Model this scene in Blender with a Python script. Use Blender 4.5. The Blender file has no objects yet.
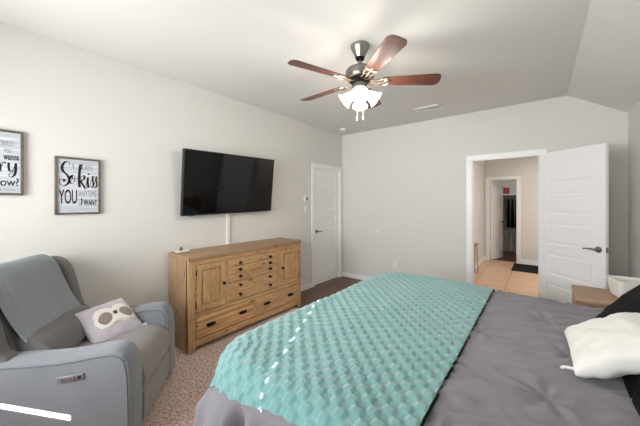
import bpy, bmesh, math, random
from mathutils import Vector, Matrix, noise

C = bpy.context.scene.collection
SC = bpy.context.scene
R = math.radians
PI = math.pi

# ------------------------------------------------------------------ camera, world, sun, window light, exposure
cam_d = bpy.data.cameras.new('camera')
cam_d.sensor_fit = 'HORIZONTAL'; cam_d.sensor_width = 36.0
cam_d.lens = 277.0 / 640.0 * 36.0
cam_d.shift_y = -11.0 / 640.0
cam_d.clip_start = 0.02
cam = bpy.data.objects.new('camera', cam_d); C.objects.link(cam)
cam.location = (0, 0, 1.44); cam.rotation_euler = (R(90), 0, R(38.5))
SC.camera = cam

world = bpy.data.worlds.new('world'); SC.world = world
world.use_nodes = True
wn = world.node_tree
sky = wn.nodes.new('ShaderNodeTexSky')
sky.sky_type = 'NISHITA'; sky.sun_disc = False; sky.sun_elevation = R(23)
wn.links.new(sky.outputs[0], wn.nodes['Background'].inputs[0])
wn.nodes['Background'].inputs[1].default_value = 0.25

sun_d = bpy.data.lights.new('sun', 'SUN'); sun_d.energy = 110; sun_d.angle = R(0.3); sun_d.color = (1, .97, .92)
sun = bpy.data.objects.new('sun', sun_d); C.objects.link(sun)
to_sun = Vector((.435 * math.cos(R(23)), -.90 * math.cos(R(23)), math.sin(R(23))))
sun.rotation_euler = to_sun.to_track_quat('Z', 'Y').to_euler(); sun.location = (3, -6, 4)

def area(name, loc, rot, sx, sy, watts, col=(1, 1, 1), spread=180):
    d = bpy.data.lights.new(name, 'AREA'); d.shape = 'RECTANGLE'; d.size = sx; d.size_y = sy
    d.energy = watts; d.color = col; d.spread = R(spread)
    o = bpy.data.objects.new(name, d); C.objects.link(o); o.location = loc; o.rotation_euler = rot
    return o
area('window_daylight', (-1.95, -1.10, 1.55), (R(95), 0, R(-8)), 1.4, 1.05, 50, (.94, .97, 1), 130)
area('window_daylight', (-.50, -1.10, 1.55), (R(106), 0, R(6)), 1.1, 1.05, 13, (.94, .97, 1), 110)
area('closet_light', (-.75, 8.75, 2.40), (0, 0, 0), 0.3, 0.3, 4.5, (1, .97, .92))
area('hall_fill', (.9, 6.3, 2.6), (0, 0, 0), 1.0, 1.6, 33, (1, .99, .97))  # added area lamp, unseen under the hall ceiling, lights the hall

SC.view_settings.view_transform = 'Standard'
SC.view_settings.look = 'None'
SC.view_settings.gamma = 1
SC.view_settings.use_curve_mapping = False
SC.view_settings.exposure = 0.30
SC.cycles.max_bounces = 16; SC.cycles.diffuse_bounces = 10

# ------------------------------------------------------------------ materials
def s2l(c):
    f = lambda v: v / 12.92 if v <= .04045 else ((v + .055) / 1.055) ** 2.4
    return tuple(f(x / 255.0) for x in c) + (1,)

def base_mat(name, rough=.6, metal=0.0, spec=.5):
    m = bpy.data.materials.new(name); m.use_nodes = True
    b = m.node_tree.nodes['Principled BSDF']
    b.inputs['Roughness'].default_value = rough
    b.inputs['Metallic'].default_value = metal
    b.inputs['Specular IOR Level'].default_value = spec
    return m, m.node_tree, b

def coords(nt, scale=(1, 1, 1), kind='Object'):
    tc = nt.nodes.new('ShaderNodeTexCoord'); mp = nt.nodes.new('ShaderNodeMapping')
    mp.inputs['Scale'].default_value = scale
    nt.links.new(tc.outputs[kind], mp.inputs['Vector'])
    return mp.outputs['Vector']

def nz(nt, vec, scale, detail=3, rough=.5, dist=0.0):
    n = nt.nodes.new('ShaderNodeTexNoise'); n.inputs['Scale'].default_value = scale
    n.inputs['Detail'].default_value = detail; n.inputs['Roughness'].default_value = rough
    n.inputs['Distortion'].default_value = dist
    nt.links.new(vec, n.inputs['Vector']); return n.outputs['Fac']

def ramp(nt, fac, stops):
    r = nt.nodes.new('ShaderNodeValToRGB'); e = r.color_ramp.elements
    while len(e) < len(stops): e.new(.5)
    for i, (p, c) in enumerate(stops): e[i].position = p; e[i].color = c
    nt.links.new(fac, r.inputs['Fac']); return r.outputs['Color']

def mixc(nt, fac, a, b, blend='MIX'):
    m = nt.nodes.new('ShaderNodeMix'); m.data_type = 'RGBA'; m.blend_type = blend
    if isinstance(fac, (int, float)): m.inputs[0].default_value = fac
    else: nt.links.new(fac, m.inputs[0])
    for s, v in ((6, a), (7, b)):
        if isinstance(v, tuple): m.inputs[s].default_value = v
        else: nt.links.new(v, m.inputs[s])
    return m.outputs[2]

def bump(nt, b, h, strength, dist=.005):
    n = nt.nodes.new('ShaderNodeBump'); n.inputs['Strength'].default_value = strength
    n.inputs['Distance'].default_value = dist
    nt.links.new(h, n.inputs['Height']); nt.links.new(n.outputs[0], b.inputs['Normal'])

def plain(name, c, rough=.6, metal=0.0, var=.04, nscale=30, bmp=.0, spec=.5):
    m, nt, b = base_mat(name, rough, metal, spec)
    v = coords(nt); n = nz(nt, v, nscale, 3)
    cl = s2l(c)
    lo = tuple(x * (1 - var) for x in cl[:3]) + (1,); hi = tuple(min(1, x * (1 + var)) for x in cl[:3]) + (1,)
    nt.links.new(ramp(nt, n, [(.3, lo), (.7, hi)]), b.inputs['Base Color'])
    if bmp: bump(nt, b, n, bmp, .003)
    return m

def fabric(name, c, c2, weave=420, big=6, rough=.9, bmp=.35, sheen=.3):
    m, nt, b = base_mat(name, rough, 0, .2)
    v = coords(nt)
    n1 = nz(nt, v, weave, 2, .6); n2 = nz(nt, v, big, 3, .5)
    col = mixc(nt, n1, s2l(c), s2l(c2))
    col = mixc(nt, .18, col, ramp(nt, n2, [(.3, s2l(c2)), (.7, s2l(c))]))
    nt.links.new(col, b.inputs['Base Color'])
    b.inputs['Sheen Weight'].default_value = sheen; b.inputs['Sheen Roughness'].default_value = .5
    bump(nt, b, n1, bmp, .002)
    return m

def wood(name, light, mid, dark, scale, rough=.5, knots=True, seed=0.0, knot_c=(70, 40, 22), lo=.28, hi=.72):
    """scale: stretch of the grain per object axis (small value = along the grain)"""
    m, nt, b = base_mat(name, rough, 0, .35)
    tc = nt.nodes.new('ShaderNodeTexCoord'); oi = nt.nodes.new('ShaderNodeObjectInfo')
    add = nt.nodes.new('ShaderNodeVectorMath'); add.operation = 'ADD'
    sc = nt.nodes.new('ShaderNodeVectorMath'); sc.operation = 'SCALE'
    cb = nt.nodes.new('ShaderNodeCombineXYZ')
    for i in range(3): nt.links.new(oi.outputs['Random'], cb.inputs[i])
    nt.links.new(cb.outputs[0], sc.inputs[0]); sc.inputs['Scale'].default_value = 7.3
    nt.links.new(tc.outputs['Object'], add.inputs[0]); nt.links.new(sc.outputs[0], add.inputs[1])
    mp = nt.nodes.new('ShaderNodeMapping'); mp.inputs['Scale'].default_value = scale
    mp.inputs['Location'].default_value = (seed, seed, seed)
    nt.links.new(add.outputs[0], mp.inputs['Vector']); v = mp.outputs['Vector']
    n1 = nz(nt, v, 3.0, 4, .6, .6); n2 = nz(nt, v, 14, 4, .6, .3); n3 = nz(nt, v, 1.1, 2, .5)
    col = ramp(nt, n1, [(lo, s2l(dark)), ((lo + hi) / 2, s2l(mid)), (hi, s2l(light))])
    col = mixc(nt, .45, col, ramp(nt, n2, [(.40, s2l(dark)), (.60, s2l(light))]))
    col = mixc(nt, .25, col, ramp(nt, n3, [(.35, s2l(mid)), (.65, s2l(light))]))
    if knots:
        mp2 = nt.nodes.new('ShaderNodeMapping'); mp2.inputs['Scale'].default_value = tuple(math.sqrt(x) for x in scale)
        nt.links.new(add.outputs[0], mp2.inputs['Vector'])
        vo = nt.nodes.new('ShaderNodeTexVoronoi'); vo.inputs['Scale'].default_value = 4.2
        nt.links.new(mp2.outputs[0], vo.inputs['Vector'])
        k = ramp(nt, vo.outputs['Distance'], [(.05, (1, 1, 1, 1)), (.15, (0, 0, 0, 1))])
        col = mixc(nt, k, col, s2l(knot_c))
    nt.links.new(col, b.inputs['Base Color'])
    bump(nt, b, n2, .15, .002)
    return m

M = {}
M['wall'] = plain('wall_paint', (217, 215, 210), .75, 0, .01, 60, .05, .3)
M['ceil'] = plain('ceiling_paint', (219, 217, 213), .85, 0, .01, 90, .06, .2)
M['white'] = plain('white_trim_paint', (240, 240, 240), .38, 0, .01, 40, 0, .4)
M['plastic'] = plain('white_plastic', (228, 228, 226), .4, 0, .01)
M['nickel'] = plain('brushed_nickel', (150, 145, 140), .28, 1, .06, 120)
M['chrome'] = plain('chrome', (200, 200, 200), .12, 1, .02)
M['brass'] = plain('pale_brass_iron', (176, 160, 144), .3, 1, .08, 80)
M['black_metal'] = plain('black_iron', (26, 24, 23), .45, .6, .1)
M['black_plastic'] = plain('black_plastic', (20, 20, 21), .4, 0, .05)
M['gray_dark'] = plain('dark_grey_plastic', (90, 92, 94), .4)
M['screen'] = plain('tv_screen_glass', (2, 2, 3), .06, 0, .02, 5, 0, .42)
M['recliner'] = fabric('grey_recliner_fabric', (111, 114, 119), (136, 139, 144), 380)
M['recliner_dark'] = fabric('dark_grey_recliner_lining', (70, 68, 68), (86, 84, 84), 380)
M['recliner_back'] = fabric('dark_grey_recliner_fabric', (92, 90, 90), (116, 113, 112), 380)
M['recliner_seat'] = fabric('warm_lit_seat_fabric', (120, 114, 111), (142, 136, 132), 380)  # same fabric as the arms, with warmer light put into its colour
M['piping'] = fabric('recliner_piping', (84, 88, 94), (100, 104, 110), 300)
M['blanket'] = fabric('blue_grey_blanket', (168, 178, 185), (198, 204, 208), 260, 5, .95, .5, .5)
M['teal'] = fabric('teal_plush', (88, 138, 138), (128, 168, 165), 190, 9, .95, .9, .6)
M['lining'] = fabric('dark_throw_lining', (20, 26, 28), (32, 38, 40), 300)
M['comforter'] = fabric('grey_comforter', (116, 113, 119), (134, 131, 136), 500, 4, .8, .12, .25)
M['velvet'] = fabric('black_velvet', (4, 4, 6), (9, 9, 12), 300, 5, .8, .2, 0)
M['white_cloth'] = fabric('white_cotton', (222, 220, 214), (236, 234, 228), 350, 6, .9, .25, .2)
M['plush'] = fabric('grey_plush', (166, 156, 166), (212, 205, 210), 90, 12, 1, .9, .6)
M['cream'] = fabric('cream_plush', (222, 216, 208), (236, 231, 224), 160, 8, 1, .7, .4)
M['taupe'] = fabric('taupe_plush', (134, 118, 108), (152, 136, 126), 160, 8, 1, .7, .4)
M['nose'] = fabric('brown_plush', (74, 66, 64), (88, 80, 78), 160)
M['dark_cloth'] = fabric('black_clothes', (12, 12, 15), (24, 22, 25), 260, 6, .9, .3, .0)
M['navy_cloth'] = fabric('navy_clothes', (26, 28, 40), (38, 40, 54), 260, 6, .9, .3, .0)
M['rose_cloth'] = fabric('dusty_clothes', (120, 92, 88), (146, 116, 110), 260)
M['pine_h'] = wood('pine_along_y', (218, 178, 132), (190, 150, 108), (126, 86, 56), (9, .9, 9), seed=1.3)
M['pine_v'] = wood('pine_along_z', (214, 176, 130), (186, 148, 106), (126, 88, 58), (9, 9, .9), seed=4.1)
M['pine_top'] = wood('pine_top_board', (182, 150, 118), (158, 126, 96), (112, 84, 60), (10, .7, 10), seed=2.2)
M['pine_side'] = wood('pine_side_board', (190, 158, 122), (168, 136, 102), (118, 90, 64), (9, 9, .9), seed=6.1)
M['pine_plank'] = wood('pine_striped_drawer', (230, 188, 136), (196, 146, 92), (120, 58, 34), (4, .22, 12), seed=9.4, lo=.41, hi=.56)
M['rosewood'] = wood('rosewood_blade', (114, 74, 60), (88, 52, 41), (60, 33, 27), (1.2, 14, 14), .32, False)
M['stand'] = wood('nightstand_wood', (190, 160, 134), (168, 138, 113), (130, 102, 82), (1, 8, 8), .5, False)
M['grey_wood'] = wood('weathered_frame', (120, 110, 100), (98, 88, 80), (72, 64, 58), (6, 1, 1), .7, False)
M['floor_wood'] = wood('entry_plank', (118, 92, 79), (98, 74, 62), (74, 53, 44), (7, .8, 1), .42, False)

# whitewashed sign board with faint plank joints
m, nt, b = base_mat('whitewashed_board', .7)
v = coords(nt, (1, .4, 6)); n = nz(nt, v, 7, 4)
nt.links.new(ramp(nt, n, [(.3, s2l((176, 180, 186))), (.7, s2l((212, 215, 220)))]), b.inputs['Base Color'])
M['board'] = m
M['ink'] = plain('black_ink', (18, 18, 20), .7)
M['ink_grey'] = plain('grey_ink', (140, 143, 150), .7)

# carpet
m, nt, b = base_mat('carpet', 1.0, 0, .1)
v = coords(nt)
n1 = nz(nt, v, 52, 4, .75); n2 = nz(nt, v, 170, 2, .7); n3 = nz(nt, v, 3, 2)
col = ramp(nt, n1, [(.40, s2l((112, 84, 74))), (.5, s2l((206, 174, 160))), (.60, s2l((248, 230, 220)))])
col = mixc(nt, .3, col, ramp(nt, n2, [(.3, s2l((140, 110, 98))), (.7, s2l((242, 220, 210)))]))
col = mixc(nt, .12, col, ramp(nt, n3, [(.3, s2l((170, 140, 126))), (.7, s2l((215, 192, 180)))]))
nt.links.new(col, b.inputs['Base Color']); bump(nt, b, n1, 1.0, .012)
b.inputs['Sheen Weight'].default_value = .3
M['carpet'] = m

# hall tile
m, nt, b = base_mat('hall_tile', .35)
v = coords(nt)
bk = nt.nodes.new('ShaderNodeTexBrick'); bk.offset = 0; bk.inputs['Scale'].default_value = 1
bk.inputs['Brick Width'].default_value = .46; bk.inputs['Row Height'].default_value = .46
bk.inputs['Mortar Size'].default_value = .006; bk.inputs['Color1'].default_value = s2l((208, 172, 142))
bk.inputs['Color2'].default_value = s2l((198, 162, 132)); bk.inputs['Mortar'].default_value = s2l((140, 108, 84))
nt.links.new(v, bk.inputs['Vector'])
n = nz(nt, v, 8, 4)
nt.links.new(mixc(nt, .25, bk.outputs['Color'], ramp(nt, n, [(.3, s2l((184, 146, 116))), (.7, s2l((228, 190, 156)))])), b.inputs['Base Color'])
M['tile'] = m

def emis(name, c, strength, base=(240, 235, 225)):
    m, nt, b = base_mat(name, .4)
    b.inputs['Base Color'].default_value = s2l(base)
    b.inputs['Emission Color'].default_value = s2l(c); b.inputs['Emission Strength'].default_value = strength
    return m
M['shade_glass'] = emis('lit_frosted_glass', (255, 238, 214), 2.2)
M['bulb'] = emis('lit_bulb', (255, 236, 205), 14)

# window pane: clear, light passes
m, nt, b = base_mat('window_pane', .05)
tr = nt.nodes.new('ShaderNodeBsdfTransparent'); gl = nt.nodes.new('ShaderNodeBsdfGlossy'); mx = nt.nodes.new('ShaderNodeMixShader')
gl.inputs['Roughness'].default_value = .03; mx.inputs[0].default_value = .06
nt.links.new(tr.outputs[0], mx.inputs[1]); nt.links.new(gl.outputs[0], mx.inputs[2])
nt.links.new(mx.outputs[0], nt.nodes['Material Output'].inputs['Surface'])
M['pane'] = m

# ------------------------------------------------------------------ mesh helpers
def add_box(bm, lo, hi, bev=0.0, seg=2, mat4=None):
    x0, y0, z0 = lo; x1, y1, z1 = hi
    vs = [bm.verts.new(p) for p in ((x0, y0, z0), (x1, y0, z0), (x1, y1, z0), (x0, y1, z0), (x0, y0, z1), (x1, y0, z1), (x1, y1, z1), (x0, y1, z1))]
    fs = [bm.faces.new([vs[i] for i in q]) for q in ((3, 2, 1, 0), (4, 5, 6, 7), (0, 1, 5, 4), (1, 2, 6, 5), (2, 3, 7, 6), (3, 0, 4, 7))]
    geo = vs
    if bev > 0:
        es = list({e for f in fs for e in f.edges})
        r = bmesh.ops.bevel(bm, geom=es, offset=bev, segments=seg, affect='EDGES', profile=.5)
        geo = list({v for f in r['faces'] for v in f.verts} | {v for v in vs if v.is_valid})
    if mat4 is not None:
        for v in geo: v.co = mat4 @ v.co
    return geo

def bx(lo, hi, bev=0.0, seg=2):
    bm = bmesh.new(); add_box(bm, lo, hi, bev, seg); return bm

def add_tube(bm, pts, rad, seg=10, closed=False, caps=True):
    pts = [Vector(p) for p in pts]; n = len(pts)
    rads = rad if isinstance(rad, (list, tuple)) else [rad] * n
    rings = []; up = None
    for i, p in enumerate(pts):
        a = pts[(i - 1) % n] if (closed or i > 0) else p
        c = pts[(i + 1) % n] if (closed or i < n - 1) else p
        t = (c - a).normalized()
        if up is None: up = Vector((0, 0, 1)) if abs(t.z) < .9 else Vector((1, 0, 0))
        s = t.cross(up)
        if s.length < 1e-5: s = t.orthogonal()
        s.normalize(); up2 = s.cross(t).normalized(); up = up2
        rings.append([bm.verts.new(p + (s * math.cos(2 * PI * k / seg) + up2 * math.sin(2 * PI * k / seg)) * rads[i]) for k in range(seg)])
    m = n if closed else n - 1
    for i in range(m):
        a, c = rings[i], rings[(i + 1) % n]
        for k in range(seg):
            bm.faces.new((a[k], a[(k + 1) % seg], c[(k + 1) % seg], c[k]))
    if caps and not closed:
        bm.faces.new(rings[0][::-1]); bm.faces.new(rings[-1])

def add_lathe(bm, prof, seg=32, mat4=None, cap=True):
    rings = []
    for r, z in prof:
        rings.append([bm.verts.new((max(r, 1e-4) * math.cos(2 * PI * k / seg), max(r, 1e-4) * math.sin(2 * PI * k / seg), z)) for k in range(seg)])
    for a, c in zip(rings, rings[1:]):
        for k in range(seg): bm.faces.new((a[k], a[(k + 1) % seg], c[(k + 1) % seg], c[k]))
    if cap:
        bm.faces.new(rings[0][::-1]); bm.faces.new(rings[-1])
    if mat4 is not None:
        for rg in rings:
            for v in rg: v.co = mat4 @ v.co

def add_prism(bm, poly, axis, lo, hi, bev=0.0, seg=2):
    """poly: 2-D points in the plane of the two other axes, extruded along axis"""
    def P(p, h):
        if axis == 1: return (p[0], h, p[1])
        if axis == 0: return (h, p[0], p[1])
        return (p[0], p[1], h)
    a = [bm.verts.new(P(p, lo)) for p in poly]; c = [bm.verts.new(P(p, hi)) for p in poly]
    n = len(poly); fs = [bm.faces.new(a), bm.faces.new(c[::-1])]
    for i in range(n): fs.append(bm.faces.new((a[i], c[i], c[(i + 1) % n], a[(i + 1) % n])))
    bmesh.ops.recalc_face_normals(bm, faces=fs)
    if bev:
        es = list(fs[0].edges) + list(fs[1].edges)
        bmesh.ops.bevel(bm, geom=es, offset=bev, segments=seg, affect='EDGES', profile=.5)

def catmull(pts, n=8, closed=False):
    pts = [tuple(p) for p in pts]; out = []; N = len(pts)
    rng = range(N) if closed else range(N - 1)
    for i in rng:
        if closed: p0, p1, p2, p3 = (pts[(i + k - 1) % N] for k in range(4))
        else: p0, p1, p2, p3 = pts[max(i - 1, 0)], pts[i], pts[i + 1], pts[min(i + 2, N - 1)]
        for k in range(n):
            t = k / n
            out.append(tuple(.5 * (2 * b + (c - a) * t + (2 * a - 5 * b + 4 * c - d) * t * t + (-a + 3 * b - 3 * c + d) * t ** 3) for a, b, c, d in zip(p0, p1, p2, p3)))
    if not closed: out.append(pts[-1])
    return out

def obj(name, bm, mat, parent=None, smooth=None, label=None):
    bmesh.ops.recalc_face_normals(bm, faces=bm.faces)
    me = bpy.data.meshes.new(name); bm.to_mesh(me); bm.free()
    if smooth is not None:
        for p in me.polygons: p.use_smooth = True
        if smooth < 180: me.set_sharp_from_angle(angle=R(smooth))
    me.materials.append(M[mat] if isinstance(mat, str) else mat)
    o = bpy.data.objects.new(name, me); C.objects.link(o)
    if parent is not None: o.parent = parent
    if label: o['label'] = label
    return o

def tag(o, label, cat, group=None):
    o['label'] = label; o['category'] = cat
    if group: o['group'] = group
    return o

def thing(name, label, cat, loc=(0, 0, 0), rotz=0, group=None):
    o = bpy.data.objects.new(name, None); C.objects.link(o)
    o.location = loc; o.rotation_euler = (0, 0, rotz); o.empty_display_size = .1
    return tag(o, label, cat, group)

def struct(name, bm, mat, parent=None, smooth=None):
    o = obj(name, bm, mat, parent, smooth)
    if parent is None: o['kind'] = 'structure'
    return o

def struct_root(name, loc=(0, 0, 0), rotz=0):
    o = bpy.data.objects.new(name, None); C.objects.link(o); o.location = loc; o.rotation_euler = (0, 0, rotz)
    o['kind'] = 'structure'; return o

# ------------------------------------------------------------------ room shell
LX, RX, BY, FY, CZ = -3.02, .754, 4.49, -1.20, 2.73
T = .12
struct('floor', bx((LX - T, FY - T, -.12), (RX + T, 2.75, 0)), 'carpet')
# plank entry floor before the doors
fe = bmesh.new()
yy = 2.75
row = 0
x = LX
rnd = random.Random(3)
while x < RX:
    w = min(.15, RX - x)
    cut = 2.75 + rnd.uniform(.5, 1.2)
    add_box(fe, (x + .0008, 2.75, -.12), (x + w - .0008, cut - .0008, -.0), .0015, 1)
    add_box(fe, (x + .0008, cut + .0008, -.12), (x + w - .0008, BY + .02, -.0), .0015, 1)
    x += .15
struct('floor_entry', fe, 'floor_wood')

def wall_x(name, x0, x1, y0, y1, z1, mat='wall', holes=()):
    """wall whose face is normal to X; holes: (ya, yb, za, zb)"""
    bm = bmesh.new(); y = y0
    for (a, b_, za, zb) in sorted(holes):
        add_box(bm, (x0, y, 0), (x1, a, z1)); 
        if za > 0: add_box(bm, (x0, a, 0), (x1, b_, za))
        if zb < z1: add_box(bm, (x0, a, zb), (x1, b_, z1))
        y = b_
    add_box(bm, (x0, y, 0), (x1, y1, z1))
    return struct(name, bm, mat)
def wall_y(name, y0, y1, x0, x1, z1, mat='wall', holes=()):
    bm = bmesh.new(); x = x0
    for (a, b_, za, zb) in sorted(holes):
        add_box(bm, (x, y0, 0), (a, y1, z1))
        if za > 0: add_box(bm, (a, y0, 0), (b_, y1, za))
        if zb < z1: add_box(bm, (a, y0, zb), (b_, y1, z1))
        x = b_
    add_box(bm, (x, y0, 0), (x1, y1, z1))
    return struct(name, bm, mat)

DL = (3.63, 4.40)          # left door opening along Y
wall_x('wall_left', LX - T, LX, FY - T, BY + T, CZ, holes=[(DL[0], DL[1], 0, 2.035)])
DO = (-.775, -.005)        # doorway to the hall along X
wall_y('wall_back', BY, BY + T, LX, RX + T, CZ, holes=[(DO[0], DO[1], 0, 2.04)])
wall_x('wall_right', RX, RX + T, FY - T, BY, CZ)
W1 = (-2.62, -1.15); W2 = (-1.05, .20); WZ = (.96, 2.16)
wall_y('wall_front', FY - .15, FY, LX, RX, CZ, holes=[(W1[0], W1[1], WZ[0], WZ[1]), (W2[0], W2[1], WZ[0], WZ[1])])
bm = bmesh.new()
add_prism(bm, [(LX - T, CZ), (.254, CZ), (RX + T, CZ - .62 * (RX + T - .254)), (RX + T, CZ + .15), (LX - T, CZ + .15)], 1, FY - .15, BY + T)
struct('ceiling', bm, 'ceil')

# baseboards
def bb(name, segs):
    bm = bmesh.new()
    for lo, hi in segs: add_box(bm, lo, hi, .004, 2)
    return struct(name, bm, 'white')
bb('baseboard_left', [((LX, FY, 0), (LX + .014, 3.56, .085)), ((LX, 4.468, 0), (LX + .014, BY, .085))])
bb('baseboard_back', [((LX, BY - .014, 0), (DO[0] - .075, BY, .085)), ((DO[1] + .075, BY - .014, 0), (RX, BY, .085))])
bb('baseboard_right', [((RX - .014, FY, 0), (RX, BY, .085))])
bb('baseboard_front', [((LX, FY, 0), (RX, FY + .014, .085))])

# casings
def casing(name, axis, a, b_, top, face, out, depth_in):
    """axis 'y': opening spans Y on the wall x=face, out=+1 means casing sticks to +x"""
    bm = bmesh.new(); w = .068; t = .016 * out
    def B(u0, u1, z0, z1, d0, d1):
        d0, d1 = min(d0, d1), max(d0, d1)
        if axis == 'y': add_box(bm, (d0, u0, z0), (d1, u1, z1), .004, 2)
        else: add_box(bm, (u0, d0, z0), (u1, d1, z1), .004, 2)
    B(a - w, a + .004, 0, top - .0042, face, face + t); B(b_ - .004, b_ + w, 0, top - .0042, face, face + t)
    B(a - w, b_ + w, top - .004, top + w, face, face + t)
    B(a - .001, a + .014, 0, top, face - depth_in * out, face + .006 * out)     # jambs
    B(b_ - .014, b_ + .001, 0, top, face - depth_in * out, face + .006 * out)
    B(a + .0142, b_ - .0142, top - .014, top + .001, face - depth_in * out, face + .006 * out)
    return struct(name, bm, 'white')
casing('trim_1', 'y', DL[0], DL[1], 2.035, LX, 1, .115)
casing('trim_2', 'x', DO[0], DO[1], 2.04, BY, -1, .12)

# five panel door leaf, hinge at local x=0, leaf along +x, faces at y = 0 and y = -t
def leaf_bm(w, h, t=.036):
    bm = bmesh.new()
    st = .105; rails = [.20, .105, .105, .105, .105, .115]
    ph = (h - sum(rails)) / 5
    add_box(bm, (0, -t, .008), (st, 0, h), .002, 1); add_box(bm, (w - st, -t, .008), (w, 0, h), .002, 1)
    z = .008
    for i, r_ in enumerate(rails):
        add_box(bm, (st - .002, -t, z), (w - st + .002, 0, z + r_), .001, 1)
        z += r_
        if i < 5:
            add_box(bm, (st - .004, -t + .010, z - .004), (w - st + .004, -.010, z + ph + .004))
            add_box(bm, (st + .028, -t + .004, z + .028), (w - st - .028, -.004, z + ph - .028), .006, 2)
            z += ph
    return bm
def lever(parent, x, z, side, point, t=.036):
    """side: +1 front (y=0 face) / -1 back face; point: direction of lever along x"""
    y0 = 0 if side > 0 else -t
    bm = bmesh.new()
    mt = Matrix.Translation((x, y0, z)) @ Matrix.Rotation(R(-90 * side), 4, 'X')
    add_lathe(bm, [(.001, 0), (.032, 0), (.032, .006), (.027, .012), (.013, .014), (.012, .045), (.001, .046)], 24, mt, False)
    add_tube(bm, catmull([(x, y0 + side * .042, z), (x + point * .02, y0 + side * .048, z + .001), (x + point * .06, y0 + side * .048, z + .003), (x + point * .12, y0 + side * .045, z - .004)], 6), [.010] * 6 + [.009] * 6 + [.008] * 6 + [.006], 10)
    return obj('door_handle', bm, 'nickel', parent, 40)

# door_1: closed door in the left wall (hinges towards the corner, leaf runs toward -Y)
d1 = struct_root('door_1', (LX - .012, DL[1] - .016, 0), R(-90))
# rotated -90: local +x -> -Y, local y=-t.. -> -x ; face y=0 towards +X
obj('door_leaf', leaf_bm(DL[1] - DL[0] - .032, 2.018), 'white', d1)
lever(d1, DL[1] - DL[0] - .032 - .06, .93, 1, -1)
# door_2: open door into the room, hinge at the right jamb
ang = math.atan2(3.965 - 4.475, .53 - .012)
d2 = struct_root('door_2', (.010, 4.470, 0), ang)
obj('door_leaf', leaf_bm(.735, 2.03), 'white', d2)
lever(d2, .735 - .062, .955, -1, -1); lever(d2, .735 - .062, .955, 1, -1)
bm = bmesh.new(); add_box(bm, (.735 - .0005, -.031, .93), (.7362, -.005, .985), .0005, 1)
obj('latch_plate', bm, 'nickel', d2)
for hz in (.25, 1.05, 1.82):
    bm = bmesh.new(); add_tube(bm, [(-.004, .004, hz), (-.004, .004, hz + .09)], .006, 8)
    obj('hinge', bm, 'nickel', d2, 40)

# windows behind the camera, each with a closed blind
def window(n, X0, X1, blind_x0, blind_x1, blind_z0):
    r = struct_root('window_%d' % n, ((X0 + X1) / 2, FY, 0))
    ox = (X0 + X1) / 2
    bm = bmesh.new()
    for lo, hi in (((X0, -.14, WZ[0]), (X0 + .03, -.10, WZ[1])), ((X1 - .03, -.14, WZ[0]), (X1, -.10, WZ[1])), ((X0, -.14, WZ[0]), (X1, -.10, WZ[0] + .03)), ((X0, -.14, WZ[1] - .03), (X1, -.10, WZ[1])), ((X0, -.14, 1.53), (X1, -.11, 1.56))):
        add_box(bm, (lo[0] - ox, lo[1], lo[2]), (hi[0] - ox, hi[1], hi[2]), .003, 1)
    obj('window_frame', bm, 'white', r)
    obj('pane', bx((X0 + .028 - ox, -.122, WZ[0] + .028), (X1 - .028 - ox, -.118, WZ[1] - .028)), 'pane', r)
    obj('window_sill', bx((X0 - ox, -.09, .955), (X1 - ox, .0, .985), .002), 'white', r)
    bm = bmesh.new(); z = blind_z0 + .02
    while z < WZ[1] - .03:
        add_box(bm, (blind_x0 - ox, -.006, z - .006), (blind_x1 - ox, 0, z + .056)); z += .05
    obj('blind_slats', bm, 'white', r)
    obj('blind_rail', bx((blind_x0 - ox, -.02, blind_z0), (blind_x1 - ox, .012, blind_z0 + .03), .003), 'white', r)
    obj('blind_valance', bx((X0 - ox, -.05, WZ[1] - .05), (X1 - ox, .02, WZ[1] + .01), .003), 'white', r)
    return r, ox
w1, o1 = window(1, W1[0], W1[1], W1[0], W1[1], 1.016)
w2, o2 = window(2, W2[0], W2[1], W2[0], .064, .985)
bm = bmesh.new()                                     # added unseen board and teeth, breaking the sun slit into dots
add_box(bm, (.076 - o2, -.02, .985), (W2[1] - o2, .01, WZ[1]), .002, 1)
obj('sun_slit_board', bm, 'white', w2)
bm = bmesh.new(); z = .99
while z < WZ[1]:
    add_box(bm, (.062 - o2, -.008, z), (.078 - o2, .002, z + .031)); z += .05
obj('sun_slit_teeth', bm, 'white', w2)

# ------------------------------------------------------------------ hall and closet beyond the doorway
HX0, HX1, HY0, HY1 = -1.10, 1.5, BY + T, 7.95
struct('floor_hall', bx((HX0 - .1, BY + .02, -.12), (HX1, HY1 + .12, 0)), 'tile')
wall_x('wall_hall_left', HX0 - .12, HX0, HY0, HY1, CZ)
wall_x('wall_hall_right', HX1, HX1 + .1, HY0 - T, HY1 + T, CZ)
wall_y('wall_hall_front', BY, BY + T, RX + T, HX1, CZ)
DC = (-.992, -.428)
wall_y('wall_hall_back', HY1, HY1 + .12, HX0 - .8, HX1 + .1, CZ, holes=[(DC[0], DC[1], 0, 1.985)])
struct('ceiling_hall', bx((HX0 - .12, HY0, CZ), (HX1 + .1, HY1 + .12, CZ + .1)), 'ceil')
casing('trim_3', 'x', DC[0], DC[1], 1.985, HY1, -1, .12)
bb('baseboard_hall', [((HX0, HY1 - .014, 0), (DC[0] - .07, HY1, .10)), ((DC[1] + .07, HY1 - .014, 0), (HX1, HY1, .10)), ((HX0, HY0, 0), (HX0 + .014, HY1 - .014, .10))])
CY1 = 9.75
struct('floor_closet', bx((-1.9, HY1 + .12, -.12), (.3, CY1, 0)), 'floor_wood')
wall_y('wall_closet_back', CY1, CY1 + .1, -1.9, .3, CZ)
wall_x('wall_closet_left', -1.9, -1.8, HY1 + .12, CY1, CZ)
wall_x('wall_closet_right', .2, .3, HY1 + .12, CY1, CZ)
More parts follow.
